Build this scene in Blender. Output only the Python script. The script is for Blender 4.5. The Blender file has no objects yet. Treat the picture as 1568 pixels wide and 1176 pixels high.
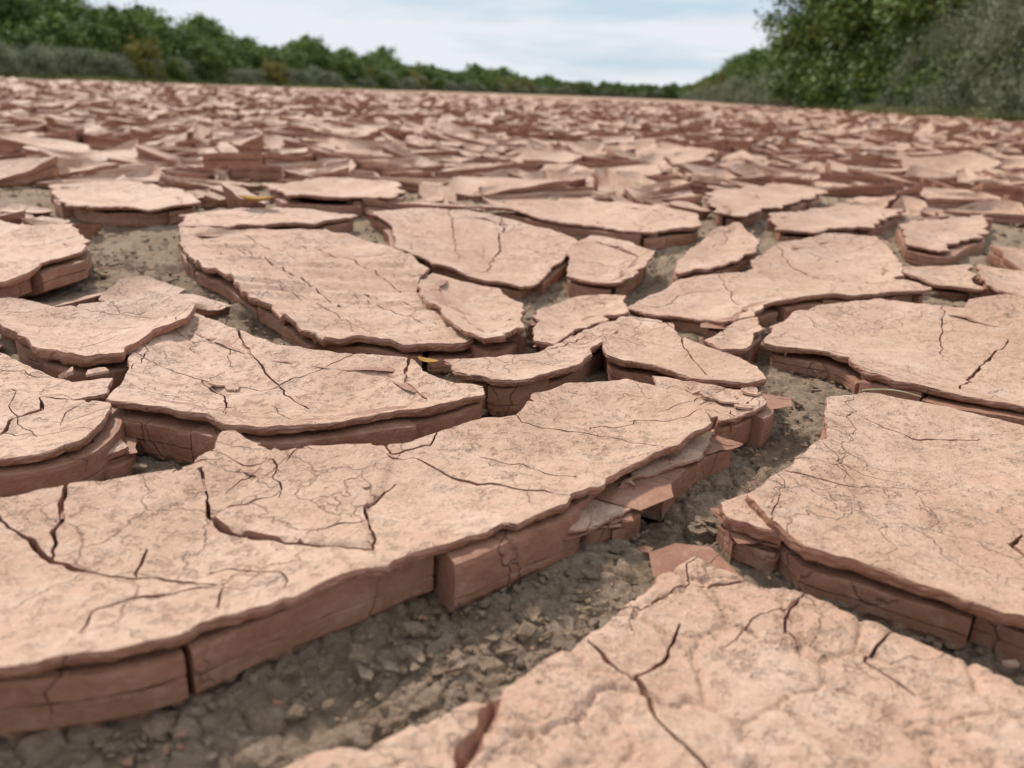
import bpy, math, random, time
import numpy as np
from mathutils import Matrix, Vector
from mathutils.geometry import delaunay_2d_cdt
T0=time.time()
random.seed(5); rng=np.random.default_rng(11)
scene=bpy.context.scene
# ------------------------------------------------------------ camera
H=0.30; PITCH=19.9; ROLL=2.2; F=1230.0
cam=bpy.data.cameras.new("camera"); co=bpy.data.objects.new("camera",cam); scene.collection.objects.link(co)
R=Matrix.Rotation(math.radians(90-PITCH),3,'X')@Matrix.Rotation(math.radians(ROLL),3,'Z')
co.rotation_euler=R.to_euler(); co.location=(0,0,H)
cam.sensor_width=36; cam.lens=F/1568*36; cam.clip_start=0.02; cam.clip_end=5000
cam.dof.use_dof=True; cam.dof.focus_distance=0.74; cam.dof.aperture_fstop=6.3
scene.camera=co
# ------------------------------------------------------------ noise
TAB=rng.random((512,512))
def vn(x,y,s=0):
    x=np.asarray(x,float); y=np.asarray(y,float)
    ix=np.floor(x).astype(int); iy=np.floor(y).astype(int); fx=x-ix; fy=y-iy
    fx=fx*fx*(3-2*fx); fy=fy*fy*(3-2*fy); ox=s*37; oy=s*91
    a=TAB[(ix+ox)&511,(iy+oy)&511]; b=TAB[(ix+1+ox)&511,(iy+oy)&511]
    c=TAB[(ix+ox)&511,(iy+1+oy)&511]; d=TAB[(ix+1+ox)&511,(iy+1+oy)&511]
    return (a+(b-a)*fx+(c-a)*fy+(a-b-c+d)*fx*fy)*2-1
def fbm(x,y,scale,octv=3,s=0):
    r=0; a=1; t=0
    for o in range(octv):
        r=r+a*vn(x/scale+o*17.3,y/scale+o*5.1,s+o); t+=a; a*=0.5; scale*=0.5
    return r/t
def worley(x,y,scale,s=0):
    x=x/scale; y=y/scale; ix=np.floor(x).astype(int); iy=np.floor(y).astype(int)
    f1=np.full(x.shape,9.0); f2=f1.copy(); cid=np.zeros(x.shape)
    for dx in (-1,0,1):
        for dy in (-1,0,1):
            jx=ix+dx; jy=iy+dy
            px=jx+TAB[(jx+s*13)&511,(jy+s*7)&511]; py=jy+TAB[(jx+s*5+99)&511,(jy+s*3+41)&511]
            d=np.hypot(px-x,py-y); c=TAB[(jx+7)&511,(jy+191)&511]
            m=d<f1; f2=np.where(m,f1,np.minimum(f2,d)); cid=np.where(m,c,cid); f1=np.where(m,d,f1)
    return f1,f2,cid
# gentle undulation of the riverbed (everything lies on it)
HUMPS=[(0.05,1.28,-.050,.27),(-.55,1.75,.038,.30),(.42,1.9,.03,.3),(-.42,1.12,.016,.2),(.75,1.15,.014,.25),(-.1,1.9,.02,.2)]
def U(x,y):
    x=np.asarray(x,float);y=np.asarray(y,float);r=np.hypot(x,y);f=np.clip((r-.65)/.5,0,1)
    z=.012*fbm(x,y,.6,2,40)+.03*np.clip((r-2)/4,0,1)*fbm(x,y,1.8,2,41)
    for a,b,h,s in HUMPS: z=z+h*np.exp(-((x-a)**2+(y-b)**2)/s**2)
    return z*f*np.clip((60-r)/30,0,1)
def gp(u,v,z=0.0):
    d=R@Vector(((u-784)/F,-(v-588)/F,-1)); zz=z; x=y=0
    for k in range(10):
        t=(zz-H)/d.z; x,y=d.x*t,d.y*t; zz=.5*zz+.5*(z+float(U(x,y)))
    return (x,y)
def inpoly(x,y,P):
    r=np.zeros(np.shape(x),bool); n=len(P)
    for i in range(n):
        x1,y1=P[i]; x2,y2=P[(i+1)%n]
        if y1==y2: continue
        c=((y1>y)!=(y2>y))&(x<(x2-x1)*(y-y1)/(y2-y1)+x1); r^=c
    return r
def dist_pts(X,Y,Q):
    out=np.empty(len(X))
    for i in range(0,len(X),4000):
        out[i:i+4000]=np.sqrt(((X[i:i+4000,None]-Q[None,:,0])**2+(Y[i:i+4000,None]-Q[None,:,1])**2).min(1))
    return out
def resample(P,step,closed=True):
    P=np.array(P,float)
    if closed: P=np.vstack([P,P[:1]])
    L=np.hypot(*np.diff(P,axis=0).T); S=np.concatenate([[0],np.cumsum(L)])
    n=max(2,int(S[-1]/step)); t=np.linspace(0,S[-1],n+1)
    if closed: t=t[:-1]
    return np.stack([np.interp(t,S,P[:,0]),np.interp(t,S,P[:,1])],1)
def normals(P):
    d=np.roll(P,-1,0)-np.roll(P,1,0); d/=np.maximum(np.hypot(d[:,0],d[:,1])[:,None],1e-9)
    a=0.5*np.sum(P[:,0]*np.roll(P[:,1],-1)-np.roll(P[:,0],-1)*P[:,1])
    n=np.stack([d[:,1],-d[:,0]],1)
    return n if a>0 else -n
def chips(n,step,lo,hi,amp):
    L=n*step; k=[0]
    while k[-1]<L: k.append(k[-1]+random.uniform(lo,hi))
    v=[random.gauss(0,amp) for _ in k]; k[-1]=L; v[-1]=v[0]
    return np.interp(np.arange(n)*step,k,v)
# ------------------------------------------------------------ materials
def newmat(name):
    m=bpy.data.materials.new(name); m.use_nodes=True; nt=m.node_tree; b=nt.nodes["Principled BSDF"]
    return m,nt,b
class NT:
    def __init__(s,nt):
        s.nt=nt; s.tc=nt.nodes.new("ShaderNodeTexCoord").outputs["Object"]
    def n(s,t,**k):
        x=s.nt.nodes.new(t)
        for a,b in k.items(): setattr(x,a,b)
        return x
    def l(s,a,b): s.nt.links.new(a,b)
    def noise(s,sc,det=4,rough=.55,vec=None,dist=0):
        x=s.n("ShaderNodeTexNoise"); x.inputs["Scale"].default_value=sc; x.inputs["Detail"].default_value=det
        x.inputs["Roughness"].default_value=rough; x.inputs["Distortion"].default_value=dist
        s.l(vec or s.tc,x.inputs["Vector"]); return x.outputs["Fac"]
    def ramp(s,fac,stops,interp='LINEAR'):
        r=s.n("ShaderNodeValToRGB"); r.color_ramp.interpolation=interp
        e=r.color_ramp.elements
        while len(e)<len(stops): e.new(0.5)
        for el,(p,c) in zip(e,stops):
            el.position=p; el.color=(c if isinstance(c,tuple) else (c,c,c))+(1,)
        s.l(fac,r.inputs[0]); return r.outputs[0]
    def mix(s,f,a,b,mode='MIX'):
        m=s.n("ShaderNodeMix",data_type='RGBA',blend_type=mode)
        for i,v in ((0,f),(6,a),(7,b)):
            if isinstance(v,(int,float)): m.inputs[i].default_value=v
            elif isinstance(v,tuple): m.inputs[i].default_value=v+(1,)
            else: s.l(v,m.inputs[i])
        return m.outputs[2]
    def math(s,op,a,b=0.0):
        m=s.n("ShaderNodeMath",operation=op)
        for i,v in ((0,a),(1,b)):
            if isinstance(v,(int,float)): m.inputs[i].default_value=v
            else: s.l(v,m.inputs[i])
        return m.outputs[0]
    def bump(s,h,dist,strength=1,prev=None):
        b=s.n("ShaderNodeBump"); b.inputs["Distance"].default_value=dist; b.inputs["Strength"].default_value=strength
        s.l(h,b.inputs["Height"])
        if prev: s.l(prev,b.inputs["Normal"])
        return b.outputs[0]
def mat_mud():
    m,nt,b=newmat("dried_mud_surface"); g=NT(nt)
    c1=g.ramp(g.noise(3.5,4,.6),[(.3,(.44,.24,.152)),(.5,(.55,.338,.232)),(.7,(.65,.46,.35))])
    c2=g.ramp(g.noise(22,5,.6),[(.3,(.46,.258,.168)),(.52,(.57,.355,.25)),(.75,(.69,.50,.39))])
    c=g.mix(.5,c1,c2)
    grain=g.noise(300,4,.75)
    pn=g.noise(95,4,.7)
    sp=g.ramp(grain,[(.54,0.),(.68,1.)])
    c=g.mix(g.math('MULTIPLY',sp,.40),c,(.80,.65,.55))
    dk=g.ramp(grain,[(.28,1.),(.42,0.)])
    c=g.mix(g.math('MULTIPLY',dk,.38),c,(.34,.185,.12))
    wn=g.n("ShaderNodeTexNoise"); wn.inputs["Scale"].default_value=30; wn.inputs["Detail"].default_value=3; g.l(g.tc,wn.inputs["Vector"])
    va=g.n("ShaderNodeVectorMath",operation='SCALE'); g.l(wn.outputs["Color"],va.inputs[0]); va.inputs["Scale"].default_value=.05
    vb=g.n("ShaderNodeVectorMath",operation='ADD'); g.l(g.tc,vb.inputs[0]); g.l(va.outputs[0],vb.inputs[1])
    vo=g.n("ShaderNodeTexVoronoi",feature='DISTANCE_TO_EDGE'); vo.inputs["Scale"].default_value=16; g.l(vb.outputs[0],vo.inputs["Vector"])
    cr=g.ramp(vo.outputs["Distance"],[(0.,0.),(.015,1.)])
    msk=g.ramp(g.noise(6,2),[(.48,0.),(.56,1.)])
    cr=g.mix(msk,(1.,1.,1.),cr)
    c=g.mix(g.math('MULTIPLY',g.math('SUBTRACT',1.,cr),.45),c,(.34,.19,.125))
    flake=g.ramp(g.noise(20,5,.7,vec=vb.outputs[0]),[(.38,0.),(.392,.35),(.50,.4),(.51,.7),(.6,.75),(.61,1.)])
    pm=g.ramp(g.noise(9,2),[(.4,.35),(.62,1.)])
    pit=g.ramp(pn,[(.34,0.),(.46,.85),(.75,1.)])
    n=g.bump(flake,.0020,.85)
    n=g.bump(cr,.0022,.8,n)
    n=g.bump(g.math('MULTIPLY',pit,pm),.0028,.9,n)
    n=g.bump(grain,.0013,1.,n)
    g.l(n,b.inputs["Normal"]); g.l(c,b.inputs["Base Color"])
    b.inputs["Roughness"].default_value=.66; b.inputs["Specular IOR Level"].default_value=.38
    return m
def mat_side(name="clay_broken_side",k=1.,dirt=True):
    m,nt,b=newmat(name); g=NT(nt)
    mp=g.n("ShaderNodeMapping"); mp.inputs["Scale"].default_value=(1,1,1.8); g.l(g.tc,mp.inputs["Vector"])
    q=lambda a:tuple(x*k for x in a)
    c=g.ramp(g.noise(16,4,.65,vec=mp.outputs[0]),[(.3,q((.27,.122,.076))),(.55,q((.345,.168,.108))),(.75,q((.42,.23,.158)))])
    d=g.ramp(g.noise(60,4,.7),[(.52,0.),(.66,1.)])
    c=g.mix(g.math('MULTIPLY',d,.4),c,q((.48,.29,.21)))
    wv=g.n("ShaderNodeTexNoise"); wv.inputs["Scale"].default_value=50; g.l(g.tc,wv.inputs["Vector"])
    va=g.n("ShaderNodeVectorMath",operation='SCALE'); g.l(wv.outputs["Color"],va.inputs[0]); va.inputs["Scale"].default_value=.022
    vb=g.n("ShaderNodeVectorMath",operation='ADD'); g.l(g.tc,vb.inputs[0]); g.l(va.outputs[0],vb.inputs[1])
    mz=g.n("ShaderNodeMapping"); mz.inputs["Scale"].default_value=(1,1,.45); g.l(vb.outputs[0],mz.inputs["Vector"])
    vo=g.n("ShaderNodeTexVoronoi",feature='DISTANCE_TO_EDGE'); vo.inputs["Scale"].default_value=15; g.l(mz.outputs[0],vo.inputs["Vector"])
    cr=g.ramp(vo.outputs["Distance"],[(0.,0.),(.013,1.)])
    msk=g.ramp(g.noise(14,2),[(.5,0.),(.58,1.)]); cr=g.mix(msk,(1.,1.,1.),cr)
    c=g.mix(g.math('MULTIPLY',g.math('SUBTRACT',1.,cr),.5),c,q((.16,.075,.05)))
    if dirt:
        sp=g.n("ShaderNodeSeparateXYZ"); g.l(g.tc,sp.inputs[0])
        h=g.math('ADD',g.math('MULTIPLY',sp.outputs[2],60.),g.math('MULTIPLY',g.noise(70,4,.7),1.6))
        df=g.ramp(h,[(.75,1.),(1.1,0.)])
        yy=g.math('LESS_THAN',sp.outputs[1],.95)
        c=g.mix(g.math('MULTIPLY',g.math('MULTIPLY',df,.7),yy),c,(.34,.24,.165))
    n=g.bump(g.noise(38,5,.6,vec=mp.outputs[0]),.0032,.7)
    n=g.bump(cr,.0018,.8,n)
    n=g.bump(g.noise(260,4,.7),.0014,.8,n)
    g.l(n,b.inputs["Normal"]); g.l(c,b.inputs["Base Color"])
    b.inputs["Roughness"].default_value=.55; b.inputs["Specular IOR Level"].default_value=.35
    return m
def mat_silt(name="silt_ground"):
    m,nt,b=newmat(name); g=NT(nt)
    c=g.ramp(g.noise(14,5,.7),[(.3,(.29,.195,.13)),(.5,(.41,.295,.205)),(.7,(.52,.395,.29))])
    c2=g.ramp(g.noise(190,4,.75),[(.3,(.20,.135,.092)),(.5,(.40,.29,.205)),(.72,(.64,.52,.40))])
    c=g.mix(.5,c,c2)
    sp=g.n("ShaderNodeSeparateXYZ"); g.l(g.tc,sp.inputs[0])
    f=g.ramp(g.math('DIVIDE',sp.outputs[1],40.0),[(.1,0.),(.7,.8)])
    far=g.ramp(g.noise(1.3,6,.75),[(.35,(.26,.14,.095)),(.55,(.43,.27,.19)),(.68,(.57,.40,.30))])
    c=g.mix(f,c,far)
    at=g.n("ShaderNodeAttribute",attribute_name="bank")
    gr=g.ramp(g.noise(2.,6,.7),[(.35,(.08,.11,.03)),(.6,(.17,.18,.07)),(.7,(.36,.3,.18))])
    c=g.mix(at.outputs["Fac"],c,gr)
    n=g.bump(g.noise(110,6,.8),.007,1.)
    n=g.bump(g.noise(520,3,.7),.0014,.9,n)
    g.l(n,b.inputs["Normal"]); g.l(c,b.inputs["Base Color"]); b.inputs["Roughness"].default_value=.95
    b.inputs["Specular IOR Level"].default_value=.08
    return m
def mat_simple(name,stops,sc,bd=.001,rough=.85):
    m,nt,b=newmat(name); g=NT(nt)
    g.l(g.ramp(g.noise(sc,5,.65),stops),b.inputs["Base Color"]); g.l(g.bump(g.noise(sc*5,4,.7),bd),b.inputs["Normal"])
    b.inputs["Roughness"].default_value=rough; return m
def mat_leaf(name,c0,c1,c2):
    m,nt,b=newmat(name); g=NT(nt)
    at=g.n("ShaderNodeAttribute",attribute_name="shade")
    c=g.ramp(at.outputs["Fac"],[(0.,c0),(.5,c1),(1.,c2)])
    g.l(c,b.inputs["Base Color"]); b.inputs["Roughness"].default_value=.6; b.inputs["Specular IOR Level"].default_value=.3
    return m
M_TOP=mat_mud(); M_SIDE=mat_side(); M_CR=mat_side("crack_inner_clay",.95,False); M_SILT=mat_silt()
# ------------------------------------------------------------ mesh helper
def mkobj(name,V,Fc,mats,midx=None,smooth=None,parent=None):
    me=bpy.data.meshes.new(name); me.from_pydata(V if isinstance(V,list) else V.tolist(),[],Fc)
    for m in mats: me.materials.append(m)
    if midx is not None: me.polygons.foreach_set("material_index",np.array(midx,np.int32))
    if smooth is not None:
        me.polygons.foreach_set("use_smooth",np.array(smooth,bool) if not isinstance(smooth,bool) else np.full(len(Fc),smooth))
    me.update(); o=bpy.data.objects.new(name,me); scene.collection.objects.link(o)
    if parent: o.parent=parent
    return o
class Acc:
    def __init__(s): s.V=[];s.F=[];s.M=[];s.S=[];s.n=0
    def add(s,V,Fc,m,sm=True):
        s.V.append(np.asarray(V,float)); k=s.n
        s.F.extend([tuple(i+k for i in f) for f in Fc]); s.M.extend([m]*len(Fc)); s.S.extend([sm]*len(Fc)); s.n+=len(V)
    def obj(s,name,mats): return mkobj(name,np.vstack(s.V),s.F,mats,s.M,s.S)
def ringfaces(nr,n,flip=False):
    out=[]
    for r in range(nr-1):
        for i in range(n):
            j=(i+1)%n; f=(r*n+i,(r+1)*n+i,(r+1)*n+j,r*n+j)
            out.append(f[::-1] if flip else f)
    return out
# ------------------------------------------------------------ foreground plates
HAND=[]; HZ=[]
def rand_cracks(P,dist,n):
    out=[]; c=P.mean(0)
    for k in range(n):
        i=random.randrange(len(P)); p=P[i].copy()
        ang=math.atan2(c[1]-p[1],c[0]-p[0])+random.gauss(0,.5); L=random.uniform(.03,.16)*max(.8,dist)
        pts=[p.copy()]; st=.010*max(1,dist)
        for q in range(int(L/st)):
            p=p+np.array([math.cos(ang+random.gauss(0,.45)),math.sin(ang+random.gauss(0,.45))])*st; ang+=random.gauss(0,.12); pts.append(p.copy())
            if random.random()<.06: ang+=random.choice((-1,1))*.9
        out.append((np.array(pts),random.uniform(.0002,.0006)*max(1,dist)))
        if random.random()<.4 and len(pts)>5:
            q=random.randrange(2,len(pts)-1); p=pts[q].copy(); a2=ang+random.choice((-1,1))*random.uniform(.7,1.5); b=[p.copy()]
            for w in range(int(L/st*.5)):
                p=p+np.array([math.cos(a2+random.gauss(0,.45)),math.sin(a2+random.gauss(0,.45))])*st; b.append(p.copy())
            out.append((np.array(b),random.uniform(.0002,.0005)*max(1,dist)))
    return out
def plate(px,zt=.045,curl=.012,L=.07,t1=.008,cracks=(),raised=(),nr=5,crackle=0.,proud=(-.014,.008),und=.004,stri=0.,zb=-.006,jag=1.0,reg=True):
    seed=len(HAND)+3
    P0=np.array([gp(u,v,zt) for u,v in px])
    HAND.append(P0); HZ.append(zt)
    dm=np.hypot(P0[:,0],P0[:,1]); dist=float(np.clip(np.median(np.clip(dm,.35,9)),.45,4))
    sp=.0064*dist
    if crackle: sp*=.5
    st_=sp*.7
    P=resample(P0,st_); N=normals(P); D1=max(1,dist)
    PS=P+N*(jag*.003*fbm(P[:,0],P[:,1],.09,2,seed)*D1)[:,None]
    kk=max(2,int(.010/st_))
    for _ in range(3): PS=sum(np.roll(PS,s_,0) for s_ in range(-kk,kk+1))/(2*kk+1)
    a=jag*(.004*fbm(P[:,0],P[:,1],.07,2,seed))*D1+jag*D1*(chips(len(P),st_,.015,.06,.0030)+chips(len(P),st_,.005,.016,.0010))
    P=P+N*a[:,None]; N=normals(P); N=(N+np.roll(N,1,0)+np.roll(N,-1,0)); N/=np.hypot(N[:,0],N[:,1])[:,None]+1e-9
    NS=normals(PS)
    x0,y0=P.min(0); x1,y1=P.max(0)
    gx,gy=np.meshgrid(np.arange(x0,x1,sp),np.arange(y0,y1,sp)); gx=gx.ravel()+rng.uniform(-.3,.3,gx.size)*sp; gy=gy.ravel()+rng.uniform(-.3,.3,gy.size)*sp
    k=inpoly(gx,gy,P)&((gx**2+gy**2)<25)
    if crackle: k&=((gy>.2)|(rng.random(gx.size)<.1))&((np.abs(gx)<.75*gy+.2)|(rng.random(gx.size)<.1))
    gx=gx[k]; gy=gy[k]; d=dist_pts(gx,gy,P); k=d>.5*sp; gx=gx[k]; gy=gy[k]
    CR=[]
    for c in cracks:
        hw=.0007
        if isinstance(c,tuple): c,hw=c; hw*=.50
        CR.append((np.array([gp(u,v,zt-curl*.7) for u,v in c]),hw*max(1,dist*.8)))
    RA=[(np.array([gp(u,v,zt-curl*.7) for u,v in poly]),hh) for poly,hh in raised]
    CR+=rand_cracks(P,dist,nr)
    pts=[P]; edges=[(i,(i+1)%len(P)) for i in range(len(P))]; nn=len(P); CQ=[];CH=[]
    for q,hw in CR:
        q=resample(q,sp*.7,False)
        if len(q)<4: continue
        dd=np.gradient(q,axis=0); dd/=np.hypot(dd[:,0],dd[:,1])[:,None]+1e-9; nq=np.stack([-dd[:,1],dd[:,0]],1)
        off=(chips(len(q),sp*.7,.006,.03,.0018)+chips(len(q),sp*.7,.003,.008,.0005))*D1
        q=q+nq*off[:,None]
        tt=np.linspace(0,1,len(q)); w=hw*(.4+.6*np.sin(np.pi*np.clip(tt,.08,.92)))*(1+.7*vn(q[:,0]*90,q[:,1]*90,seed))+.0002
        ok=inpoly(q[:,0],q[:,1],P); dq=dist_pts(q[:,0],q[:,1],P); ok&=(dq>w+.0006)
        CQ.append(q);CH.append(w)
        for arr in (q,q+nq*w[:,None],q-nq*w[:,None]):
            oi=np.where(ok)[0]; m={}
            for i in oi: m[i]=nn+len(m)
            if not m: continue
            pts.append(arr[oi]); edges+=[(m[i],m[i+1]) for i in oi if i+1 in m]; nn+=len(m)
    if CQ: CQa=np.vstack(CQ); CHa=np.concatenate(CH)
    else: CQa=np.zeros((1,2))+99; CHa=np.ones(1)*.001
    if len(gx):
        ok=np.ones(len(gx),bool)
        for i in range(0,len(gx),4000):
            D=np.sqrt((gx[i:i+4000,None]-CQa[None,:,0])**2+(gy[i:i+4000,None]-CQa[None,:,1])**2)-CHa[None]
            ok[i:i+4000]=D.min(1)>.3*sp
        gx=gx[ok]; gy=gy[ok]; pts.append(np.stack([gx,gy],1))
    def zf(X,Y,isb=False):
        d=np.zeros(len(X)) if isb else dist_pts(X,Y,P)
        u=U(X,Y)
        z=zt+u-curl*(1-np.exp(-d/L))+ .005*fbm(X,Y,.14,2,seed)*min(1.4,D1)+.0018*fbm(X,Y,.03,3,seed+5)
        z-= .0010*np.exp(-d/.003)
        z+= .0010*fbm(X,Y,.009,2,seed+7)
        if stri: z+=stri*vn((X*math.cos(.5)+Y*math.sin(.5))*9,(Y*math.cos(.5)-X*math.sin(.5))*60,seed)
        if crackle:
            xw=X+.014*fbm(X,Y,.03,4,2); yw=Y+.014*fbm(X,Y,.03,4,6)
            f1,f2,c=worley(xw,yw,.054,3); e=np.clip((f2-f1)/.09,0,1); e=e**.6; z+=crackle*(e-1)*1.+crackle*.5*(c-.5)*e
            f1,f2,c=worley(xw,yw,.022,8); e=np.clip((f2-f1)/.16,0,1)**.6; mm=np.clip(.6+2*fbm(X,Y,.15,2,77),0,1); z+=mm*(crackle*.55*(e-1)+crackle*.35*(c-.5)*e)
        for q,hh in RA:
            ins=inpoly(X,Y,q); z=z+np.where(ins,hh,0)
        cd=np.zeros(len(X))
        for i in range(0,len(X),4000):
            D=np.sqrt((X[i:i+4000,None]-CQa[None,:,0])**2+(Y[i:i+4000,None]-CQa[None,:,1])**2)/CHa[None]
            cd[i:i+4000]=np.clip(1-D.min(1),0,1)
        return np.maximum(z,u+.002)-cd*min(.014,zt*.5),cd
    pts=np.vstack(pts)
    res=delaunay_2d_cdt([Vector(p) for p in pts.tolist()],edges,[],0,1e-7,False)
    W=np.array([tuple(v) for v in res[0]]); T=np.array([f for f in res[2] if len(f)==3])
    cc=W[T].mean(1); keep=inpoly(cc[:,0],cc[:,1],P); T=T[keep]
    A=Acc(); z,cd=zf(W[:,0],W[:,1]); isc=(cd[T]>.45).any(1)
    A.add(np.column_stack([W,z]),T[~isc].tolist(),0); A.add(np.column_stack([W,z]),T[isc].tolist(),2,False)
    zb0,_=zf(P[:,0],P[:,1]); n=len(P); ub=U(P[:,0],P[:,1])
    t1v=t1*(1+.35*fbm(P[:,0],P[:,1],.06,2,seed+2))
    rows=[(0.,0.),(.0005,.12),(.0009,.3),(.0004,.55),(-.0004,.8),(-.0025,1.0),(-.045,1.0)]
    RV=[]
    for k,(o,f) in enumerate(rows):
        jit=.0009*vn(P[:,0]*210,P[:,1]*210+k*3.3,seed) if 0<k<6 else 0
        q=P+N*(o*D1+jit)[:,None] if k and k<6 else P+N*(o if k<6 else -.03)
        RV.append(np.column_stack([q,zb0-t1v*f]))
    A.add(np.vstack(RV),ringfaces(len(rows),n),1,False)
    zs=zb0-t1v
    for _ in range(2): zs=sum(np.roll(zs,s_) for s_ in range(-kk,kk+1))/(2*kk+1)
    i=0; off0=random.randrange(n)
    while i<n:
        ln=int(random.uniform(.06,.24)*max(1,dist*.8)/st_); ln=max(3,min(ln,n-i))
        if n-i-ln<4: ln=n-i
        idx=(np.arange(i,i+ln+1)+off0)%n
        if len(idx)>4: idx=idx[:-1]
        i+=ln
        o=random.uniform(*proud)*max(1,dist*.8); sk=random.uniform(-.005,.005)
        pp=PS[idx].copy(); nv=NS[idx]; tl=np.linspace(0,1,len(idx))
        if len(idx)>2:
            g_=random.uniform(-.8,.6); pp[0]+=(pp[1]-pp[0])*g_; pp[-1]+=(pp[-2]-pp[-1])*g_
        off=o+sk*(tl-.5)*2+.0022*fbm(pp[:,0],pp[:,1],.035,3,seed+11)
        gap=random.uniform(.001,.004) if random.random()<.55 else random.uniform(.004,.011)*min(1,zt/.04)
        ztop=zs[idx]-gap+np.linspace(-.5,.5,len(idx))*random.uniform(-.005,.005)-.0006*np.abs(vn(pp[:,0]*150,pp[:,1]*150,seed))
        zlo=zb+ub[idx]; ztop=np.maximum(ztop,zlo+.003)
        sf=random.uniform(.3,.6); sd=random.choice((.0004,.0006,.0018))
        prof=[(-.035,0),(-.003,0),(0,.02),(.0006,.1),(.0007,sf-.03),(-sd,sf),(.0004,sf+.03),(.0002,.72),(-und*.5,.86),(-und*1.6,1.0),(-.035,1.0)]
        RV=[]
        for k,(oo,f) in enumerate(prof):
            jit=(.0004*vn(pp[:,0]*130,pp[:,1]*130+k*2.1,seed+1)+.0003*vn(pp[:,0]*400,pp[:,1]*400+k*5,seed+1)) if 0<k<8 else .0030*vn(pp[:,0]*200,pp[:,1]*200+k,seed+1)
            q=pp+nv*(off+oo+(jit if 0<k<10 else 0))[:,None]
            if k in(0,10): q=pp-nv*.03
            ff=f+(.03*vn(pp[:,0]*60,pp[:,1]*60+k,seed) if 3<k<8 else 0)
            RV.append(np.column_stack([q,ztop*(1-ff)+zlo*ff]))
        m=len(idx); K=len(prof); fc=[]
        for r in range(K):
            r2=(r+1)%K
            for c in range(m-1): fc.append((r*m+c,r2*m+c,r2*m+c+1,r*m+c+1))
        fc.append(tuple(r*m for r in range(K))); fc.append(tuple(r*m+m-1 for r in range(K))[::-1])
        A.add(np.vstack(RV),fc,1,False)
    return A.obj("mud_plate",[M_TOP,M_SIDE,M_CR])

plate([(-160,1062),(0,1037),(60,1028),(170,1003),(260,975),(340,940),(440,908),(520,882),(590,864),(600,852),(640,840),(700,824),(780,797),(862,768),(866,756),(915,742),(950,716),(1000,690),(1050,662),(1092,648),(1080,630),(1050,612),(1000,592),(960,583),(870,588),(820,605),(780,635),(680,655),(590,680),(480,680),(430,692),(350,665),(300,716),(225,732),(110,752),(0,758),(-160,770)],
 zt=.045,curl=.012,L=.05,t1=.0075,nr=7,und=.007,proud=(-.012,.008),
 cracks=[([(105,750),(100,790),(75,860)],.0028),([(-60,770),(0,800),(40,835),(80,868),(200,882),(290,885),(345,893)],.003),[(215,842),(205,880)],
 ([(315,735),(320,790),(345,805),(420,822),(500,838),(570,852)],.0030),[(425,690),(385,735),(345,755)],([(600,705),(640,705),(700,735),(780,752),(865,768)],.0024),
 ([(600,740),(560,775),(568,852)],.0022),[(590,680),(600,705),(660,690),(672,660)],[(345,893),(220,915),(150,945),(130,985)],[(345,893),(335,940)],[(740,700),(800,712),(880,735)],[(780,640),(800,660),(900,665),(1000,690)],[(440,908),(430,880),(330,870)],[(565,800),(480,815)]],
 raised=[([(322,800),(385,740),(430,692),(480,682),(560,690),(600,712),(590,745),(560,775),(568,850),(500,836),(420,820)],.003)])
plate([(712,846),(800,822),(888,802),(893,790),(870,772),(800,785),(705,815)],zt=.027,curl=.001,nr=0,t1=.004,proud=(-.001,.001),und=.003)
plate([(896,796),(940,782),(984,764),(990,756),(962,750),(925,752),(872,765),(880,775)],zt=.028,curl=.001,nr=0,t1=.004,proud=(-.001,.001),und=.003)
plate([(958,742),(1010,720),(1062,698),(1090,672),(1098,650),(1040,668),(960,720)],zt=.030,curl=.001,nr=0,t1=.004,proud=(-.001,.001),und=.003)
plate([(300,475),(360,500),(430,528),(560,543),(628,549),(655,572),(738,592),(742,603),(665,620),(560,638),(440,653),(350,652),(290,640),(158,614),(185,580),(200,545),(250,505)],zt=.042,curl=.024,L=.06,t1=.008,nr=5,
 cracks=[([(345,490),(380,550),(420,590),(470,625)],.0024),([(630,555),(622,600),(650,618)],.003),[(200,560),(300,590),(400,600),(560,560)],[(350,650),(345,610),(300,590)]])
plate([(8,482),(90,470),(180,460),(250,452),(300,468),(285,490),(240,505),(190,540),(130,545),(70,530),(5,502)],zt=.050,curl=.024,L=.05,t1=.012,nr=4)
plate([(-60,530),(0,538),(60,562),(110,580),(168,578),(160,600),(110,610),(60,603),(0,588),(-60,580)],zt=.040,curl=.012,nr=3)
plate([(-120,590),(0,596),(80,614),(165,617),(160,640),(125,675),(60,695),(0,703),(-120,700)],zt=.042,curl=.014,nr=4,cracks=[([(75,612),(60,640),(20,650),(-20,700)],.003)])
plate([(142,668),(185,672),(190,682),(165,695),(140,695)],zt=.022,curl=.002,nr=0,t1=.006)
plate([(275,345),(330,350),(420,348),(500,350),(560,362),(620,384),(652,410),(640,440),(680,480),(725,520),(690,524),(620,522),(560,517),(500,508),(430,480),(385,450),(340,420),(300,400),(278,372)],zt=.034,curl=.012,L=.05,t1=.010,nr=4,stri=.0065,
 cracks=[([(370,385),(450,420),(520,470)],.003),([(450,372),(540,400),(620,450)],.003),[(330,370),(400,400)],[(520,440),(600,480),(670,500)],[(300,360),(380,365),(470,400)],[(420,440),(500,475),(560,500)]])
plate([(662,413),(700,424),(760,440),(800,458),(806,500),(780,520),(735,522),(690,490),(650,458),(638,435)],zt=.044,curl=.036,L=.12,nr=2,proud=(-.008,0))
plate([(560,320),(640,316),(750,328),(840,345),(882,362),(868,388),(830,420),(800,436),(740,425),(680,402),(605,374),(600,345)],zt=.036,curl=.026,L=.10,nr=4,cracks=[([(770,340),(765,380),(740,420)],.003),[(690,330),(700,400)]])
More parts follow.
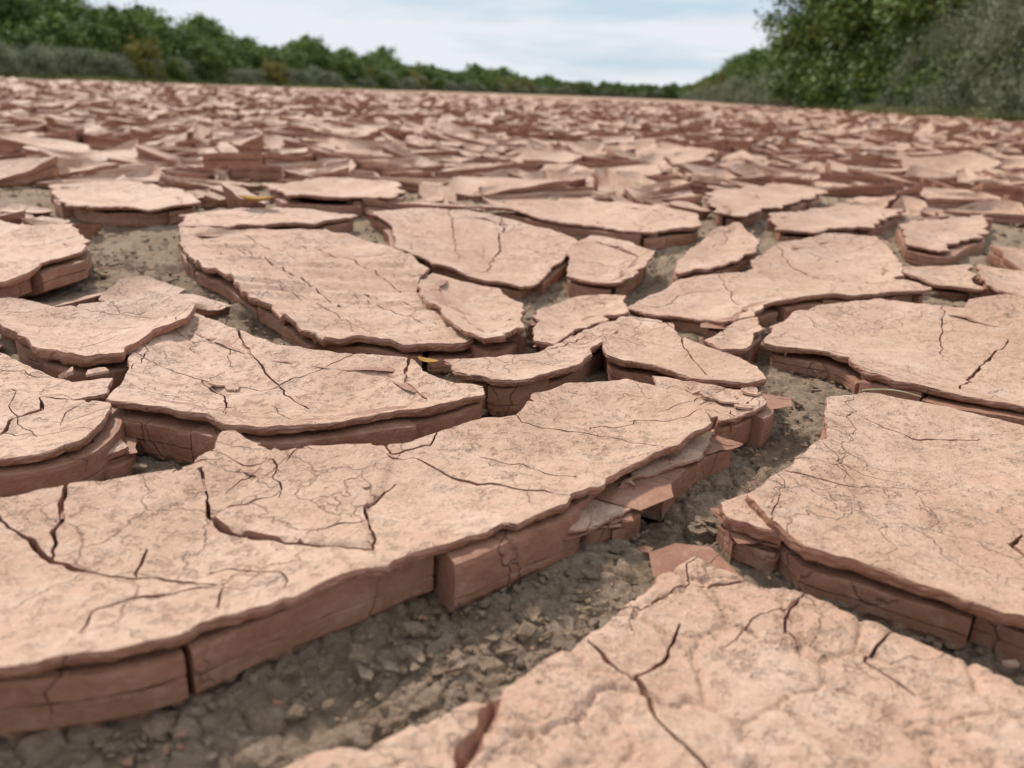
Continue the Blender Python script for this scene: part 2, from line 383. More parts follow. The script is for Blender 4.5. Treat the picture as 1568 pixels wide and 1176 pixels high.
plate([(872,378),(905,358),(960,368),(1002,385),(985,408),(960,432),(905,432),(866,420)],zt=.042,curl=.034,L=.14,nr=2,proud=(-.01,0))
plate([(1035,402),(1090,352),(1130,342),(1165,368),(1140,393),(1085,414),(1038,417)],zt=.034,curl=.030,L=.13,nr=2)
plate([(965,472),(1040,425),(1140,412),(1185,375),(1260,358),(1345,362),(1385,400),(1372,425),(1425,440),(1310,448),(1185,462),(1110,492),(1040,480)],zt=.032,curl=.022,L=.07,nr=6,cracks=[([(1185,380),(1210,410),(1290,430)],.003),[(1100,430),(1130,470)]])
plate([(1085,292),(1200,280),(1265,293),(1205,312),(1140,326),(1092,322)],zt=.036,curl=.034,L=.13,nr=2)
plate([(1182,327),(1290,310),(1385,320),(1335,345),(1250,354),(1190,350)],zt=.032,curl=.03,L=.13,nr=2)
plate([(825,467),(880,450),(955,450),(962,476),(905,492),(850,525),(815,520),(820,490)],zt=.034,curl=.032,L=.12,nr=2)
plate([(685,550),(740,545),(810,540),(862,520),(905,500),(955,482),(950,500),(905,535),(860,562),(800,585),(755,582),(700,566)],zt=.040,curl=.014,L=.05,nr=3)
plate([(925,502),(962,486),(1010,488),(1045,512),(1095,530),(1160,555),(1178,578),(1140,584),(1060,576),(1000,552),(930,540)],zt=.040,curl=.016,L=.06,nr=4,cracks=[([(1000,490),(1050,540),(1080,575)],.002)])
plate([(1088,520),(1130,490),(1162,486),(1165,505),(1135,530),(1105,532)],zt=.034,curl=.016,L=.05,nr=1)
plate([(1000,575),(1060,582),(1110,590),(1172,592),(1172,615),(1120,638),(1098,640),(1060,610),(1010,592)],zt=.038,curl=.004,nr=6,t1=.006)
plate([(1185,500),(1215,475),(1260,465),(1340,456),(1440,465),(1568,488),(1700,510),(1700,650),(1568,622),(1460,600),(1330,568),(1300,545),(1230,530),(1178,524)],zt=.033,curl=.016,L=.06,nr=6,cracks=[([(1545,520),(1500,560),(1470,600)],.003),[(1440,470),(1445,540)]])
plate([(1272,612),(1320,602),(1420,618),(1568,650),(1750,690),(1750,1010),(1568,935),(1480,905),(1350,865),(1240,838),(1212,812),(1150,758),(1180,722),(1262,668)],zt=.036,curl=.010,L=.05,t1=.010,nr=6,und=.002,proud=(-.001,.003),cracks=[([(1180,722),(1260,740),(1330,745)],.0015),([(1568,815),(1545,830),(1568,850)],.003),[(1290,640),(1400,670),(1500,672)]])
plate([(1108,770),(1148,752),(1205,812),(1200,822),(1112,792)],zt=.030,curl=.002,t1=.010,nr=0,proud=(-.001,.001),und=.001,jag=.5)
plate([(1062,842),(1140,872),(1240,902),(1370,965),(1568,1042),(1800,1130),(1900,1500),(100,1500),(300,1290),(460,1168),(560,1125),(750,1055),(820,1012),(900,968),(1000,902)],zt=.020,curl=.003,L=.04,t1=.010,nr=4,crackle=.0040,proud=(-.004,0),zb=-.01,
 cracks=[([(1040,950),(1010,1010),(972,1036),(1010,1095),(1100,1176),(1150,1240)],.0030),([(905,985),(950,1028),(975,1038)],.0024),([(762,1040),(745,1090),(705,1176),(680,1260)],.0085),([(1075,892),(1145,886)],.003),[(1240,902),(1200,960),(1230,1000)],[(1370,965),(1330,1010),(1400,1060)]])
plate([(-60,330),(0,337),(60,345),(118,340),(130,368),(125,385),(60,404),(0,425),(-60,435)],zt=.056,curl=.018,L=.06,nr=2,und=.02,zb=.01)
plate([(78,282),(180,274),(285,290),(300,308),(235,320),(150,318),(90,308)],zt=.040,curl=.034,L=.12,nr=2)
plate([(278,327),(380,318),(480,318),(545,326),(480,342),(350,343),(285,344)],zt=.032,curl=.014,L=.1,nr=2)
plate([(405,282),(500,270),(608,275),(615,298),(540,303),(440,300)],zt=.040,curl=.034,L=.12,nr=2)
plate([(1378,343),(1510,326),(1505,360),(1440,383),(1392,373)],zt=.034,curl=.028,L=.11,nr=2)
plate([(1372,408),(1480,408),(1505,438),(1432,432)],zt=.028,curl=.016,nr=1)
plate([(1500,402),(1620,425),(1620,470),(1512,440)],zt=.034,curl=.024,nr=1)
plate([(735,312),(900,300),(1062,330),(1072,345),(1000,358),(900,344),(820,330)],zt=.036,curl=.028,L=.1,nr=3)
print("PLATES",time.time()-T0)
# ------------------------------------------------------------ ring-built plates (mid and far field)
def ringplate(A,poly,ze,curl,K,seed,jag,rings=(0,.3,.6,.82,.94,1.),two=True,tilt=(0,0),zb=-.005):
    c=poly.mean(0); L=np.hypot(*(np.roll(poly,-1,0)-poly).T).sum(); Q=resample(poly,L/K); n=len(Q)
    Q=Q+normals(Q)*(jag*fbm(Q[:,0],Q[:,1],L*.08,2,seed)+(chips(n,L/K,L*.03,L*.1,jag*.35)))[:,None]
    rel=Q-c; V=[]; u0=U(c[0],c[1]); asy=np.array([random.gauss(0,1),random.gauss(0,1)]); asy/=np.linalg.norm(asy)+1e-6
    rr=np.hypot(rel[:,0],rel[:,1])+1e-6; cu=curl*(1+.9*(rel@asy)/rr)
    for s_ in rings:
        q=c+rel*s_; z=ze-cu-curl*.2+cu*(s_**2.6)+tilt[0]*rel[:,0]*s_+tilt[1]*rel[:,1]*s_+.006*fbm(q[:,0],q[:,1],.12,2,seed%50)*min(1,L)+u0
        V.append(np.column_stack([q,np.maximum(z,u0+.002)]))
    ztop=V[-1][:,2]
    A.add(np.vstack(V),ringfaces(len(rings),n,True),0)
    N=normals(Q); h=np.maximum(ztop-zb-u0,.004)
    prof=[(0,0),(.001,.1),(-.001,.3),(-.008,.33),(random.uniform(-.004,.004),.36),(-.001,.7),(-.012,1.)] if two else [(0,0),(-.004,.35),(-.015,1.)]
    W=[np.column_stack([Q+N*(o*(1+.8*vn(Q[:,0]*25,Q[:,1]*25+k,3)))[:,None],ztop-h*f]) for k,(o,f) in enumerate(prof)]
    A.add(np.vstack(W),ringfaces(len(prof),n),1,False)
def clip(P,m,nrm):
    out=[]; n=len(P)
    d=[(p[0]-m[0])*nrm[0]+(p[1]-m[1])*nrm[1] for p in P]
    for i in range(n):
        j=(i+1)%n
        if d[i]<=0: out.append(P[i])
        if (d[i]<0)!=(d[j]<0) and d[i]!=d[j]:
            t=d[i]/(d[i]-d[j]); out.append((P[i][0]+(P[j][0]-P[i][0])*t,P[i][1]+(P[j][1]-P[i][1])*t))
    return out
def vcells(cs,ymax,ymin,hw,seed,jit=.9):
    rr=random.Random(seed); pts={}
    def pt(i,j):
        if (i,j) not in pts: pts[(i,j)]=((i+.5+rr.uniform(-.5,.5)*jit)*cs,(j+.5+rr.uniform(-.5,.5)*jit)*cs)
        return pts[(i,j)]
    for j in range(int(ymin/cs),int(ymax/cs)):
        W=hw(j*cs)
        for i in range(int(-W/cs),int(W/cs)):
            if i*cs>13.2+.16*(j*cs-21.7): continue
            p=pt(i,j); P=[(p[0]-2*cs,p[1]-2*cs),(p[0]+2*cs,p[1]-2*cs),(p[0]+2*cs,p[1]+2*cs),(p[0]-2*cs,p[1]+2*cs)]
            for a in range(-2,3):
                for b in range(-2,3):
                    if (a or b) and abs(a)+abs(b)<4:
                        q=pt(i+a,j+b); P=clip(P,((p[0]+q[0])/2,(p[1]+q[1])/2),(q[0]-p[0],q[1]-p[1]))
            if len(P)>2: yield p,P
def split(P,pr):
    if random.random()>pr: return [P]
    a=random.uniform(0,3.14); m=np.mean(P,0); nrm=(math.cos(a),math.sin(a)); A_=clip(P,m,nrm); B_=clip(P,m,(-nrm[0],-nrm[1]))
    return [x for y in (A_,B_) if len(y)>2 for x in split(y,pr*.5)]
SILT=[np.array([gp(u,v) for u,v in z]) for z in ([(135,350),(285,350),(300,420),(240,455),(130,455),(120,400)],[(1165,540),(1290,560),(1260,680),(1100,860),(400,1250),(0,1250),(500,980),(1000,740)],[(0,240),(60,262),(60,330),(0,330)])]
hb=[(h.min(0),h.max(0),h) for h in HAND]
def blocked(P,marg=0.):
    P=np.array(P); lo=P.min(0)-marg; hi=P.max(0)+marg; c=P.mean(0); T=np.vstack([c+(P-c)*.93,c+(P-c)*.5,c[None]])
    for a,b,h in hb:
        if (a>hi).any() or (b<lo).any(): continue
        if inpoly(T[:,0],T[:,1],h).any(): return True
        if inpoly(h[:,0],h[:,1],P).any(): return True
        m=(h+np.roll(h,-1,0))/2
        if inpoly(m[:,0],m[:,1],P).any(): return True
    return False
def insilt(c): return any(inpoly(np.array([c[0]]),np.array([c[1]]),s)[0] for s in SILT)
def shrink(P,g):
    P=np.array(P); c=P.mean(0); r=np.hypot(*(P-c).T)[:,None]; return c+(P-c)*np.clip(1-g/np.maximum(r,1e-6),.3,1)
A=Acc(); cnt=0; accepted=[]
for c,P in vcells(.29,8.,1.55,lambda y:.75*y+.8,4):
    d=math.hypot(*c)
    if d<1.6: continue
    for q in split(P,.9):
        if d<4 and (blocked(q) or insilt(np.mean(q,0))): continue
        if random.random()<.07: continue
        q=shrink(q,random.uniform(.002,.018)); accepted.append(q)
        ringplate(A,q,random.uniform(.018,.042),random.uniform(.012,.042),int(44 if d<3 else 32 if d<5 else 18),cnt%97,.012,tilt=(random.gauss(0,.12),random.gauss(0,.12)),two=d<5); cnt+=1
print("MID",cnt,time.time()-T0)
hb+= [(h.min(0),h.max(0),h) for h in accepted if h[:,1].mean()<4.5]
for c,P in vcells(.09,4.5,.75,lambda y:.75*y+.3,9):
    if blocked(P) or insilt(c): continue
    if random.random()<.08: continue
    q=shrink(P,random.uniform(.002,.010))
    ringplate(A,q,random.uniform(.010,.03),random.uniform(.002,.014),20,cnt%97,.006,tilt=(random.gauss(0,.16),random.gauss(0,.16)),two=False); cnt+=1
for c,P in vcells(.20,15.,8.,lambda y:.75*y+.5,14):
    if random.random()<.14: continue
    q=shrink(P,random.uniform(.005,.04))
    ringplate(A,q,random.uniform(.012,.052),random.uniform(.01,.045),8,cnt%97,.018,rings=(0,.6,1.),tilt=(random.gauss(0,.22),random.gauss(0,.22)),two=False); cnt+=1
for c,P in vcells(.30,27.,15.,lambda y:.74*y+.5,19):
    if random.random()<.14: continue
    q=shrink(P,random.uniform(.01,.07))
    ringplate(A,q,random.uniform(.012,.055),random.uniform(.01,.045),7,cnt%97,.025,rings=(0,1.),tilt=(random.gauss(0,.2),random.gauss(0,.2)),two=False); cnt+=1
for c,P in vcells(.5,50.,27.,lambda y:.72*y+.5,15):
    if random.random()<.14: continue
    q=shrink(P,random.uniform(.03,.16))
    ringplate(A,q,random.uniform(.015,.06),random.uniform(.01,.04),6,cnt%97,.04,rings=(0,1.),tilt=(random.gauss(0,.14),random.gauss(0,.14)),two=False); cnt+=1
A.obj("cracked_mud_field",[M_TOP,M_SIDE])
print("FIELD",cnt,time.time()-T0)
# ------------------------------------------------------------ ground sheet
rs=[.1]
while rs[-1]<.3: rs.append(rs[-1]*1.03)
while rs[-1]<1.6: rs.append(rs[-1]*1.004)
while rs[-1]<4: rs.append(rs[-1]*1.01)
while rs[-1]<2500: rs.append(rs[-1]*1.03)
rs=np.array(rs); th=np.concatenate([np.arange(-48,48,.25),np.arange(48,312,6)])
th=np.radians(th); Rr,Th=np.meshgrid(rs,th,indexing='ij'); X=Rr*np.sin(Th); Y=Rr*np.cos(Th)
x=X.ravel(); y=Y.ravel(); r=Rr.ravel()
xw=x+.012*fbm(x,y,.03,3,3); yw=y+.012*fbm(x,y,.03,3,5)
near=np.clip(1.6-r/5,0,1)
f1,f2,cid=worley(xw,yw,.042,2); e=np.clip((f2-f1)/.10,0,1)
f1b,f2b,cb=worley(xw,yw,.015,5); eb=np.clip((f2b-f1b)/.2,0,1)
m=np.clip(fbm(x,y,.12,2,12)*2+.6,0,1)
z=near*(.010*fbm(x,y,.08,3,8)+m*(.009*(e-1)+.012*(cid-.5)*e)+.0030*(eb-1)+.006*(cb-.5)*eb*(1.1-m)+.0020*fbm(x,y,.008,2,4))-.001+U(x,y)
z+=np.clip((r-35)/20,0,1)*.03*fbm(x,y,1.2,2,6)
dR=x-(13.8+.16*(y-21.7)); dL=-(x-(-33.8+.165*(y-53)))
dB=np.maximum(dR,dL)
bank=np.clip(dB/1.5,0,1); bank[y<-60]=0
z+=bank*.25+np.clip((dB-5)/60,0,1)*1.5
V=np.column_stack([x,y,z]); nr_,nc=Rr.shape
i=np.arange(nr_-1)[:,None]; j=np.arange(nc)[None]; j2=(j+1)%nc
Fq=np.stack([(i*nc+j),(i*nc+j2),((i+1)*nc+j2),((i+1)*nc+j)],-1).reshape(-1,4)
Fl=Fq[:,::-1].tolist(); Fl.append(list(range(nc))[::-1])
g=mkobj("riverbed_ground",V,Fl,[M_SILT],None,True)
at=g.data.attributes.new("bank",'FLOAT','POINT'); at.data.foreach_set("value",bank.astype(np.float32))
# ------------------------------------------------------------ crumbs, clods, flakes
import bmesh
bm=bmesh.new(); bmesh.ops.create_icosphere(bm,subdivisions=1,radius=1); IV=np.array([v.co[:] for v in bm.verts]); IF=[tuple(v.index for v in f.verts) for f in bm.faces]; bm.free()
def onplate(xx,yy):
    return any((xx>a[0])&(xx<b[0])&(yy>a[1])&(yy<b[1]) and inpoly(np.array([xx]),np.array([yy]),h)[0] for a,b,h in hb)
A=Acc(); k=0; tries=0
while k<8000 and tries<52000:
    tries+=1
    yy=.22*(14**random.random()); xx=random.uniform(-.8,.8)*(yy+.2)
    if onplate(xx,yy): continue
    if fbm(xx,yy,.1,2,31)<random.uniform(-.6,.3): continue
    s_=random.choice((.0006,.0009,.0012,.0016,.0022))*random.uniform(.7,1.5)*(1+.5*yy)
    if random.random()<.02: s_*=2.
    v=IV*(1+rng.uniform(-.35,.35,(len(IV),1)))*np.array([1,random.uniform(.6,1),random.uniform(.4,.8)])*s_
    a=random.uniform(0,6.28); ca,sa=math.cos(a),math.sin(a); v=np.column_stack([v[:,0]*ca-v[:,1]*sa+xx,v[:,0]*sa+v[:,1]*ca+yy,v[:,2]+s_*.3+float(U(xx,yy))])
    A.add(v,IF,0 if random.random()<.95 else 1,False); k+=1
A.obj("soil_clods",[M_SILT,M_SIDE])
def flake(A,xx,yy,zb_,s_,mi,tl=.22):
    nn=random.randint(7,11); an=np.sort(rng.uniform(0,6.28,nn)); el=random.uniform(.5,1)
    rr=rng.uniform(.65,1.1,nn); ro=random.uniform(0,3.1); px_=np.cos(an)*s_*rr; py_=np.sin(an)*s_*rr*el
    P=np.column_stack([xx+px_*math.cos(ro)-py_*math.sin(ro),yy+px_*math.sin(ro)+py_*math.cos(ro)])
    t=s_*random.uniform(.12,.3); tx,ty=random.gauss(0,tl),random.gauss(0,tl)
    zz=zb_+tx*(P[:,0]-xx)+ty*(P[:,1]-yy)+random.uniform(0,.25)*s_
    c=np.array([[xx,yy,zb_+t]])
    V=np.vstack([np.column_stack([P,zz+t]),np.column_stack([P,zz]),c]); fc=[(i,(i+1)%nn,2*nn) for i in range(nn)]+[(i,i+nn,(i+1)%nn+nn,(i+1)%nn) for i in range(nn)]
    A.add(V,fc,mi,False)
A=Acc(); k=0; tries=0
while k<380 and tries<9000:
    tries+=1
    yy=.35*(9**random.random()); xx=random.uniform(-.75,.75)*(yy+.1)
    if onplate(xx,yy): continue
    flake(A,xx,yy,.001+float(U(xx,yy))+random.uniform(0,.004),random.uniform(.003,.010)*(.7+.5*yy),0 if random.random()<.05 else 1); k+=1
A.obj("mud_flakes",[M_TOP,M_SILT])
A=Acc()
for u,v,zt,s_ in ((335,588,.030,.012),(355,592,.030,.008),(225,525,.035,.013),(245,515,.035,.009),(130,590,.036,.011),(150,575,.038,.013),(1110,612,.038,.014),(1135,620,.038,.013),(1085,606,.038,.012),(1150,600,.038,.010),(560,742,.040,.004),(1060,598,.038,.010),(60,500,.036,.012),(100,575,.036,.014)):
    a_=gp(u,v,zt); flake(A,a_[0],a_[1],zt-.002+float(U(*a_)),s_,0,.15)
A.obj("loose_crust_chips",[M_TOP])
M_LF=mat_simple("dry_leaf",[(.3,(.34,.16,.03)),(.7,(.6,.34,.06))],120)
M_LY=mat_simple("yellow_leaf",[(.3,(.50,.36,.10)),(.7,(.6,.5,.2))],90)
def leaf(u,v,z,s_,mat,rot):
    x0,y0=gp(u,v,z); z+=float(U(x0,y0)); n=9; V=[];Fc=[]
    for i in range(n):
        t=i/(n-1); w=.55*math.sin(math.pi*min(1,t*.96+.02))**.7*(1-.25*t); xx=(t-.5)*2
        for sgn in(-1,0,1):
            a=xx*s_; b=sgn*w*s_; V.append((x0+a*math.cos(rot)-b*math.sin(rot),y0+a*math.sin(rot)+b*math.cos(rot),z+s_*(.3*xx*xx+.45*abs(sgn)*w+.05)))
    for i in range(n-1):
        for k in(0,1): Fc.append((i*3+k,i*3+k+1,i*3+k+4,i*3+k+3))
    mkobj("fallen_leaf",V,Fc,[mat],None,True)
leaf(393,310,.040,.036,M_LF,.2); leaf(932,438,.026,.018,M_LF,.1); leaf(960,436,.028,.015,M_LY,.9)
leaf(1158,300,.022,.014,M_LY,1.); leaf(655,556,.02,.013,M_LF,2.6)
def straw(p,q,r_):
    p=Vector(p);q=Vector(q);d=(q-p).normalized();s_=d.orthogonal().normalized();u_=d.cross(s_);V=[];Fc=[]
    for i in range(7):
        t=i/6;c=p.lerp(q,t)+Vector((0,0,.004*math.sin(t*3.1)))
        for k in range(6):
            a=k*math.pi/3;V.append(tuple(c+(s_*math.cos(a)+u_*math.sin(a))*r_*(1-.5*t)))
    for i in range(6):
        for k in range(6): Fc.append((i*6+k,i*6+(k+1)%6,(i+1)*6+(k+1)%6,(i+1)*6+k))
    mkobj("dry_straw",V,Fc,[mat_simple("straw",[(.3,(.4,.33,.18)),(.7,(.55,.48,.3))],60)],None,True)
a=gp(1320,598,.03);b=gp(1410,611,.034); straw((a[0],a[1],.03+float(U(*a))),(b[0],b[1],.036+float(U(*b))),.0012)
print("DETAIL",time.time()-T0)
# ------------------------------------------------------------ vegetation
M_BARK=mat_simple("bark",[(.3,(.06,.045,.035)),(.7,(.16,.13,.10))],9,.02)
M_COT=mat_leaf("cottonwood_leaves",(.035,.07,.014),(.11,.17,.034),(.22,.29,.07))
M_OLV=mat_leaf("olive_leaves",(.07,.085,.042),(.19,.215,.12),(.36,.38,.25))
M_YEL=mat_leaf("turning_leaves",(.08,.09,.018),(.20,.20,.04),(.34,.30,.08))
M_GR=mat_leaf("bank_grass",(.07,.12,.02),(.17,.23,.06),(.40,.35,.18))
def fast_mesh(name,V,Q,mats,midx,shade):
    me=bpy.data.meshes.new(name); me.vertices.add(len(V)); me.vertices.foreach_set("co",V.astype(np.float32).ravel())
    me.loops.add(Q.size); me.loops.foreach_set("vertex_index",Q.astype(np.int32).ravel())
    me.polygons.add(len(Q)); me.polygons.foreach_set("loop_start",np.arange(0,Q.size,4,dtype=np.int32))
    for m in mats: me.materials.append(m)
    me.polygons.foreach_set("material_index",midx.astype(np.int32))
    a=me.attributes.new("shade",'FLOAT','POINT'); a.data.foreach_set("value",shade.astype(np.float32))
    me.update(calc_edges=True); return me
def tube(p,q,r0,r1,n=6,seg=5,wob=.1):
    V=[];p=np.array(p,float);q=np.array(q,float);L=np.linalg.norm(q-p);d=(q-p)/L;s_=np.cross(d,[.3,.5,.8]);s_/=np.linalg.norm(s_);u_=np.cross(d,s_)
    off=rng.normal(0,wob*L*.3,3)
    for i in range(seg+1):
        t=i/seg;c=p+(q-p)*t+off*math.sin(math.pi*t)
        for k in range(n):
            a=k*2*math.pi/n;V.append(c+(s_*math.cos(a)+u_*math.sin(a))*(r0+(r1-r0)*t))
    Q=[(i*n+k,i*n+(k+1)%n,(i+1)*n+(k+1)%n,(i+1)*n+k) for i in range(seg) for k in range(n)]
    return np.array(V),np.array(Q)
def tree_mesh(name,Ht,Rad,base,ncl,nleaf,ls,lmat,droop=0.,asp=.3,rc=.16,low=0):
    Vs=[];Qs=[];M=[];S=[];n=0
    def add(V,Q,m,s_):
        nonlocal n
        Vs.append(V);Qs.append(Q+n);M.append(np.full(len(Q),m));S.append(s_);n+=len(V)
    lob=[]
    for i in range(10):
        a=random.uniform(0,6.28);h=random.uniform(base+.15,.92);rr=Rad*random.uniform(.25,.8)*(1-max(0,h-.6)*1.2)
        lob.append((np.array([math.cos(a)*rr,math.sin(a)*rr,h*Ht]),Rad*random.uniform(.25,.55)))
    lob.append((np.array([random.gauss(0,.15)*Rad,random.gauss(0,.15)*Rad,Ht*.85]),Rad*.38))
    for i in range(low):
        a=6.28*i/low+random.uniform(-.3,.3);lob.append((np.array([math.cos(a)*Rad*.6,math.sin(a)*Rad*.6,Ht*random.uniform(.06,.18)]),Rad*random.uniform(.35,.5)))
    C=[]
    for i in range(ncl):
        c,r_=random.choice(lob);v=rng.normal(size=3);v/=np.linalg.norm(v);rr=r_*random.uniform(.5,1.15)
        p=c+v*rr*np.array([1,1,.85]);p[2]=min(max(p[2],base*Ht+.1),Ht*1.1);C.append(p)
    C=np.array(C)
    add(*tube((0,0,-.3),(rng.normal()*.2,rng.normal()*.2,Ht*.6),Ht*.024,Ht*.010,8,7),0,np.zeros(64))
    for c,r_ in lob:
        z0=random.uniform(.1,.5)*min(Ht,c[2]+.3)
        add(*tube((0,0,z0),c,Ht*.010,Ht*.003,5,5,.2),0,np.zeros(30))
    for c in C[::6]:
        l=min(lob,key=lambda q:np.linalg.norm(q[0]-c));add(*tube(l[0],c,Ht*.003,Ht*.0012,4,4,.2),0,np.zeros(20))
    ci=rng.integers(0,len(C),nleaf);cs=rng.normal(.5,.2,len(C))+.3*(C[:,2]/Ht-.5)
    rcl=Rad*rc*rng.uniform(.5,1.4,len(C))
    g_=rng.normal(size=(nleaf,3))*np.array([1,1,.75]);P=C[ci]+g_*rcl[ci][:,None]*.8
    if droop: P[:,2]-=droop*np.abs(g_[:,0])*rcl[ci]
    P[:,2]=np.maximum(P[:,2],.02)
    a=rng.normal(size=(nleaf,3));
    if droop: a[:,2]-=1.2
    a/=np.linalg.norm(a,axis=1)[:,None];b=np.cross(a,rng.normal(size=(nleaf,3)));b/=np.linalg.norm(b,axis=1)[:,None]
    l=ls*rng.uniform(.6,1.4,nleaf)[:,None]
    V=np.stack([P-a*l,P+b*l*asp,P+a*l,P-b*l*asp],1).reshape(-1,3);Q=np.arange(nleaf*4).reshape(-1,4)
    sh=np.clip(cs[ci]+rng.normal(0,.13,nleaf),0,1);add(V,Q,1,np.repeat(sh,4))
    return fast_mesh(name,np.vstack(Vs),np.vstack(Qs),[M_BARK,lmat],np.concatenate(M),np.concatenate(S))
def place(name,me,x,y,s_,parent=None,z=.2,sz=None):
    o=bpy.data.objects.new(name,me);scene.collection.objects.link(o);o.location=(x,y,z);o.scale=(s_,s_,sz or s_*random.uniform(.92,1.08));o.rotation_euler=(0,0,random.uniform(0,6.28))
    if parent:o.parent=parent
    return o
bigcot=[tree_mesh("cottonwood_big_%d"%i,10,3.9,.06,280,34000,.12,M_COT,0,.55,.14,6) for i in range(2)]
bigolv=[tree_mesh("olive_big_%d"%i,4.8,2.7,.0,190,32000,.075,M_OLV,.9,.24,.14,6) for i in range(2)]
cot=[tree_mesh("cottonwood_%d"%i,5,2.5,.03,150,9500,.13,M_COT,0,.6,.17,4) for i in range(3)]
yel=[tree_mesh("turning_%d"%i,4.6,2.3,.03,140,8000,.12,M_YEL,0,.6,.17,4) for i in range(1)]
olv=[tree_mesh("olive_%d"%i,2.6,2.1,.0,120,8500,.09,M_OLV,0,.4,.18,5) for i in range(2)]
def e(name):
    o=bpy.data.objects.new(name,None);scene.collection.objects.link(o);return o
Lr=e("distant_tree_row")
xl=lambda y:-33.8+.165*(y-53)
y=34.
while y<430:
    k=1+max(0,(y-150)/500); hv=.90+.35*float(vn(y/16.,3.3,2))
    for rep in range(2):
        place("shrub",random.choice(olv+olv+yel[:1]+cot[:1]) if rep else random.choice(olv),xl(y)-random.uniform(.8,3.6),y+random.uniform(-1,1),random.uniform(.35,.7)*k*(1.3 if random.random()<.25 else 1),Lr)
    place("shrub",random.choice(cot+olv),xl(y)-random.uniform(4,6),y+random.uniform(-1,1),random.uniform(.6,.85)*k,Lr)
    place("tree",random.choice(cot),xl(y)-random.uniform(5,8),y+random.uniform(-1,1),random.uniform(.7,1.0)*k*hv,Lr)
    place("tree",random.choice(cot+cot+yel) ,xl(y)-random.uniform(9,14),y+random.uniform(-1,1),random.uniform(.9,1.25)*k*hv*1.05,Lr)
    y+=2.3+max(0,y-60)*.018
xr=lambda y:13.8+.16*(y-21.7)
for (yy,dx,s_) in ((20,5.2,.95),(25,5.4,1.05),(30,4.8,1.05),(35,5.6,1.15),(40,4.6,1.15),(46,4.4,1.2),(53,3.8,1.3),(60,2.6,1.3),(27,9.5,1.3),(36,10,1.35),(46,9,1.4),(57,8,1.45)):
    place("cottonwood_tree",random.choice(bigcot),xr(yy)+dx,yy,s_)
for (yy,dx,s_) in ((16,3.0,1.0),(19,2.2,.98),(21.5,2.0,.9),(24,2.4,1.05),(27.5,2.0,.9),(31,2.2,.95),(35,1.9,.85),(40,2.2,.85),(46,2.2,.8),(53,2.2,.7)):
    place("russian_olive_tree",random.choice(bigolv),xr(yy)+dx,yy,s_)
Ug=e("bank_undergrowth")
for q in np.arange(14,64,1.7):
    place("shrub",random.choice(olv+cot[:1]),xr(q)+random.uniform(.9,2.),q,random.uniform(.28,.5),Ug)
Rr_=e("far_bank_trees")
y=68.
while y<460:
    place("tree",random.choice(cot+yel),xr(y)+random.uniform(2.5,5),y,random.uniform(1.0,1.4),Rr_)
    place("tree",random.choice(cot),xr(y)+random.uniform(6,9),y,random.uniform(1.0,1.4),Rr_)
    place("shrub",random.choice(olv),xr(y)+random.uniform(.3,2),y,random.uniform(.7,1.2),Rr_)
    y+=2.6+(y-64)*.03
for k in range(230):
    xx=random.uniform(-60,140);place("tree",random.choice(cot+olv+olv),xx,455+random.uniform(-20,60),random.uniform(.9,1.5),Rr_)
N=26000
side=rng.random(N)<.5; yy=np.where(side,15+50*rng.random(N),32+100*rng.random(N)**1.4)
xx=np.where(side,13.8+.16*(yy-21.7)+rng.exponential(.7,N)-.1,-33.8+.165*(yy-53)-rng.exponential(1.0,N)+.1)
hh=rng.uniform(.12,.42,N);w=.012+.0002*yy;an=rng.uniform(0,6.28,N);ln=rng.normal(0,.12,(N,2))
zb_=np.clip(np.where(side,xx-(13.8+.16*(yy-21.7)),-(xx-(-33.8+.165*(yy-53))))/1.5,0,1)*.25-.02
B=np.column_stack([xx,yy,zb_]);wv=np.column_stack([np.cos(an)*w,np.sin(an)*w,0*w]);up=np.column_stack([ln[:,0],ln[:,1],hh])
V=np.stack([B-wv,B+wv,B+up+wv*.2,B+up-wv*.2],1).reshape(-1,3)
me=fast_mesh("bank_grass",V,np.arange(N*4).reshape(-1,4),[M_GR],np.zeros(N),np.repeat(np.clip(.5+.4*vn(xx/2,yy/2)+rng.normal(0,.15,N),0,1),4))
o=bpy.data.objects.new("bank_grass",me);scene.collection.objects.link(o)
n=90;gx,gy=np.meshgrid(np.linspace(-1,1,n),np.linspace(-1,1,n));X=gx*70-150;Y=gy*55+175
h=22*np.clip(1-(gx**2+gy**2),0,1)**.7*(1+.25*fbm(X,Y,25,4,3))+1.6*fbm(X,Y,7,3,5)*np.clip(1.2-(gx**2+gy**2),0,1)-.8
V=np.column_stack([X.ravel(),Y.ravel(),h.ravel()]);Fc=[(i*n+j,i*n+j+1,(i+1)*n+j+1,(i+1)*n+j) for i in range(n-1) for j in range(n-1)]
mkobj("rocky_hill",V,Fc,[mat_simple("hill_rock",[(.38,(.1,.12,.05)),(.5,(.3,.23,.16)),(.7,(.42,.33,.25))],.35,.3)],None,True)
print("VEG",time.time()-T0)
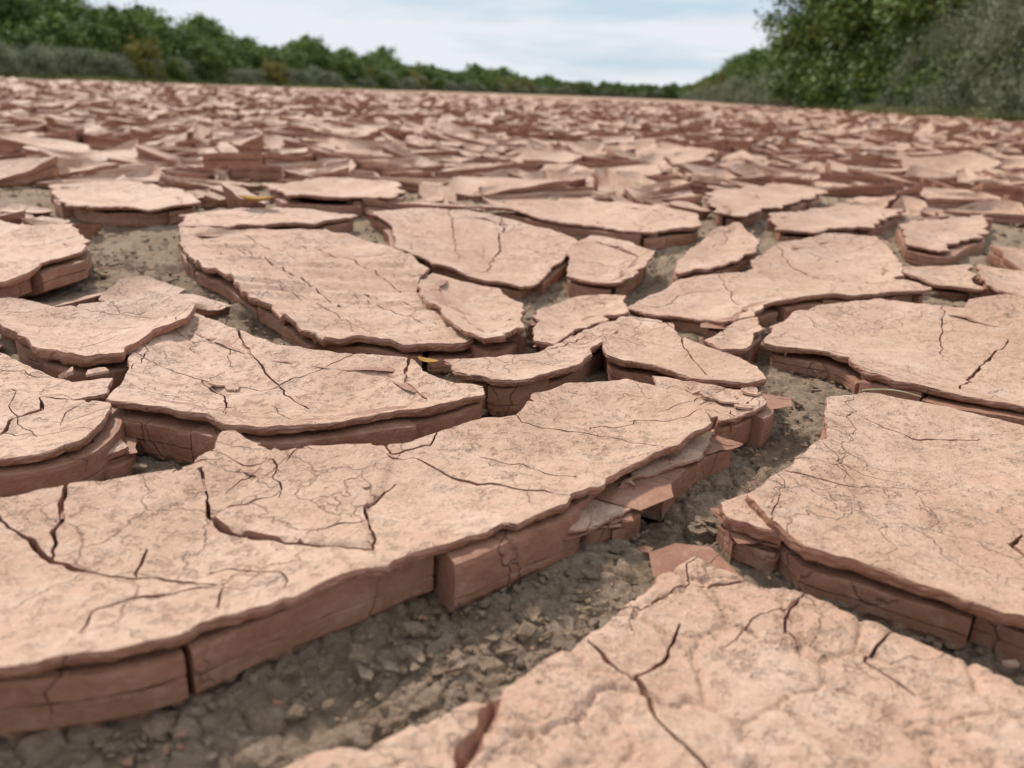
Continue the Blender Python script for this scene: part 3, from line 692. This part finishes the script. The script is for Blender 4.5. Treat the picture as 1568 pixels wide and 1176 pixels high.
# ------------------------------------------------------------ light
EL=46;AZ=-35
w=bpy.data.worlds.new("World");scene.world=w;w.use_nodes=True;nt=w.node_tree;bg=nt.nodes["Background"]
sky=nt.nodes.new("ShaderNodeTexSky");sky.sky_type='NISHITA';sky.sun_disc=False;sky.sun_elevation=math.radians(EL);sky.sun_rotation=math.radians(AZ)
sky.air_density=1.0;sky.dust_density=1.0
tc=nt.nodes.new("ShaderNodeTexCoord");mp=nt.nodes.new("ShaderNodeMapping");mp.inputs["Scale"].default_value=(1.6,1.6,12);mp.inputs["Location"].default_value=(.3,.1,.25);nt.links.new(tc.outputs["Generated"],mp.inputs[0])
no=nt.nodes.new("ShaderNodeTexNoise");no.inputs["Scale"].default_value=1.9;no.inputs["Detail"].default_value=6;no.inputs["Roughness"].default_value=.55;nt.links.new(mp.outputs[0],no.inputs["Vector"])
ra=nt.nodes.new("ShaderNodeValToRGB");ra.color_ramp.elements[0].position=.38;ra.color_ramp.elements[0].color=(.12,.12,.12,1);ra.color_ramp.elements[1].position=.56;ra.color_ramp.elements[1].color=(1,1,1,1);nt.links.new(no.outputs["Fac"],ra.inputs[0])
haze=nt.nodes.new("ShaderNodeMix");haze.data_type='RGBA';haze.inputs[0].default_value=.85;nt.links.new(sky.outputs[0],haze.inputs[6]);haze.inputs[7].default_value=(5.4,6.9,8.2,1)
mx=nt.nodes.new("ShaderNodeMix");mx.data_type='RGBA';nt.links.new(ra.outputs[0],mx.inputs[0]);nt.links.new(haze.outputs[2],mx.inputs[6]);mx.inputs[7].default_value=(8.3,8.6,9.1,1)
nt.links.new(mx.outputs[2],bg.inputs[0]);bg.inputs[1].default_value=.10
sl=bpy.data.lights.new("sun","SUN");sl.energy=3.6;sl.angle=math.radians(5);sl.color=(1,.94,.86)
so=bpy.data.objects.new("sun",sl);scene.collection.objects.link(so)
a=math.radians(AZ);ee=math.radians(EL);dv=Vector((math.sin(a)*math.cos(ee),math.cos(a)*math.cos(ee),math.sin(ee)))
so.rotation_euler=dv.to_track_quat('Z','Y').to_euler();so.location=(0,0,20)
scene.view_settings.view_transform='Standard';scene.view_settings.look='None';scene.view_settings.exposure=0
print("DONE",time.time()-T0)
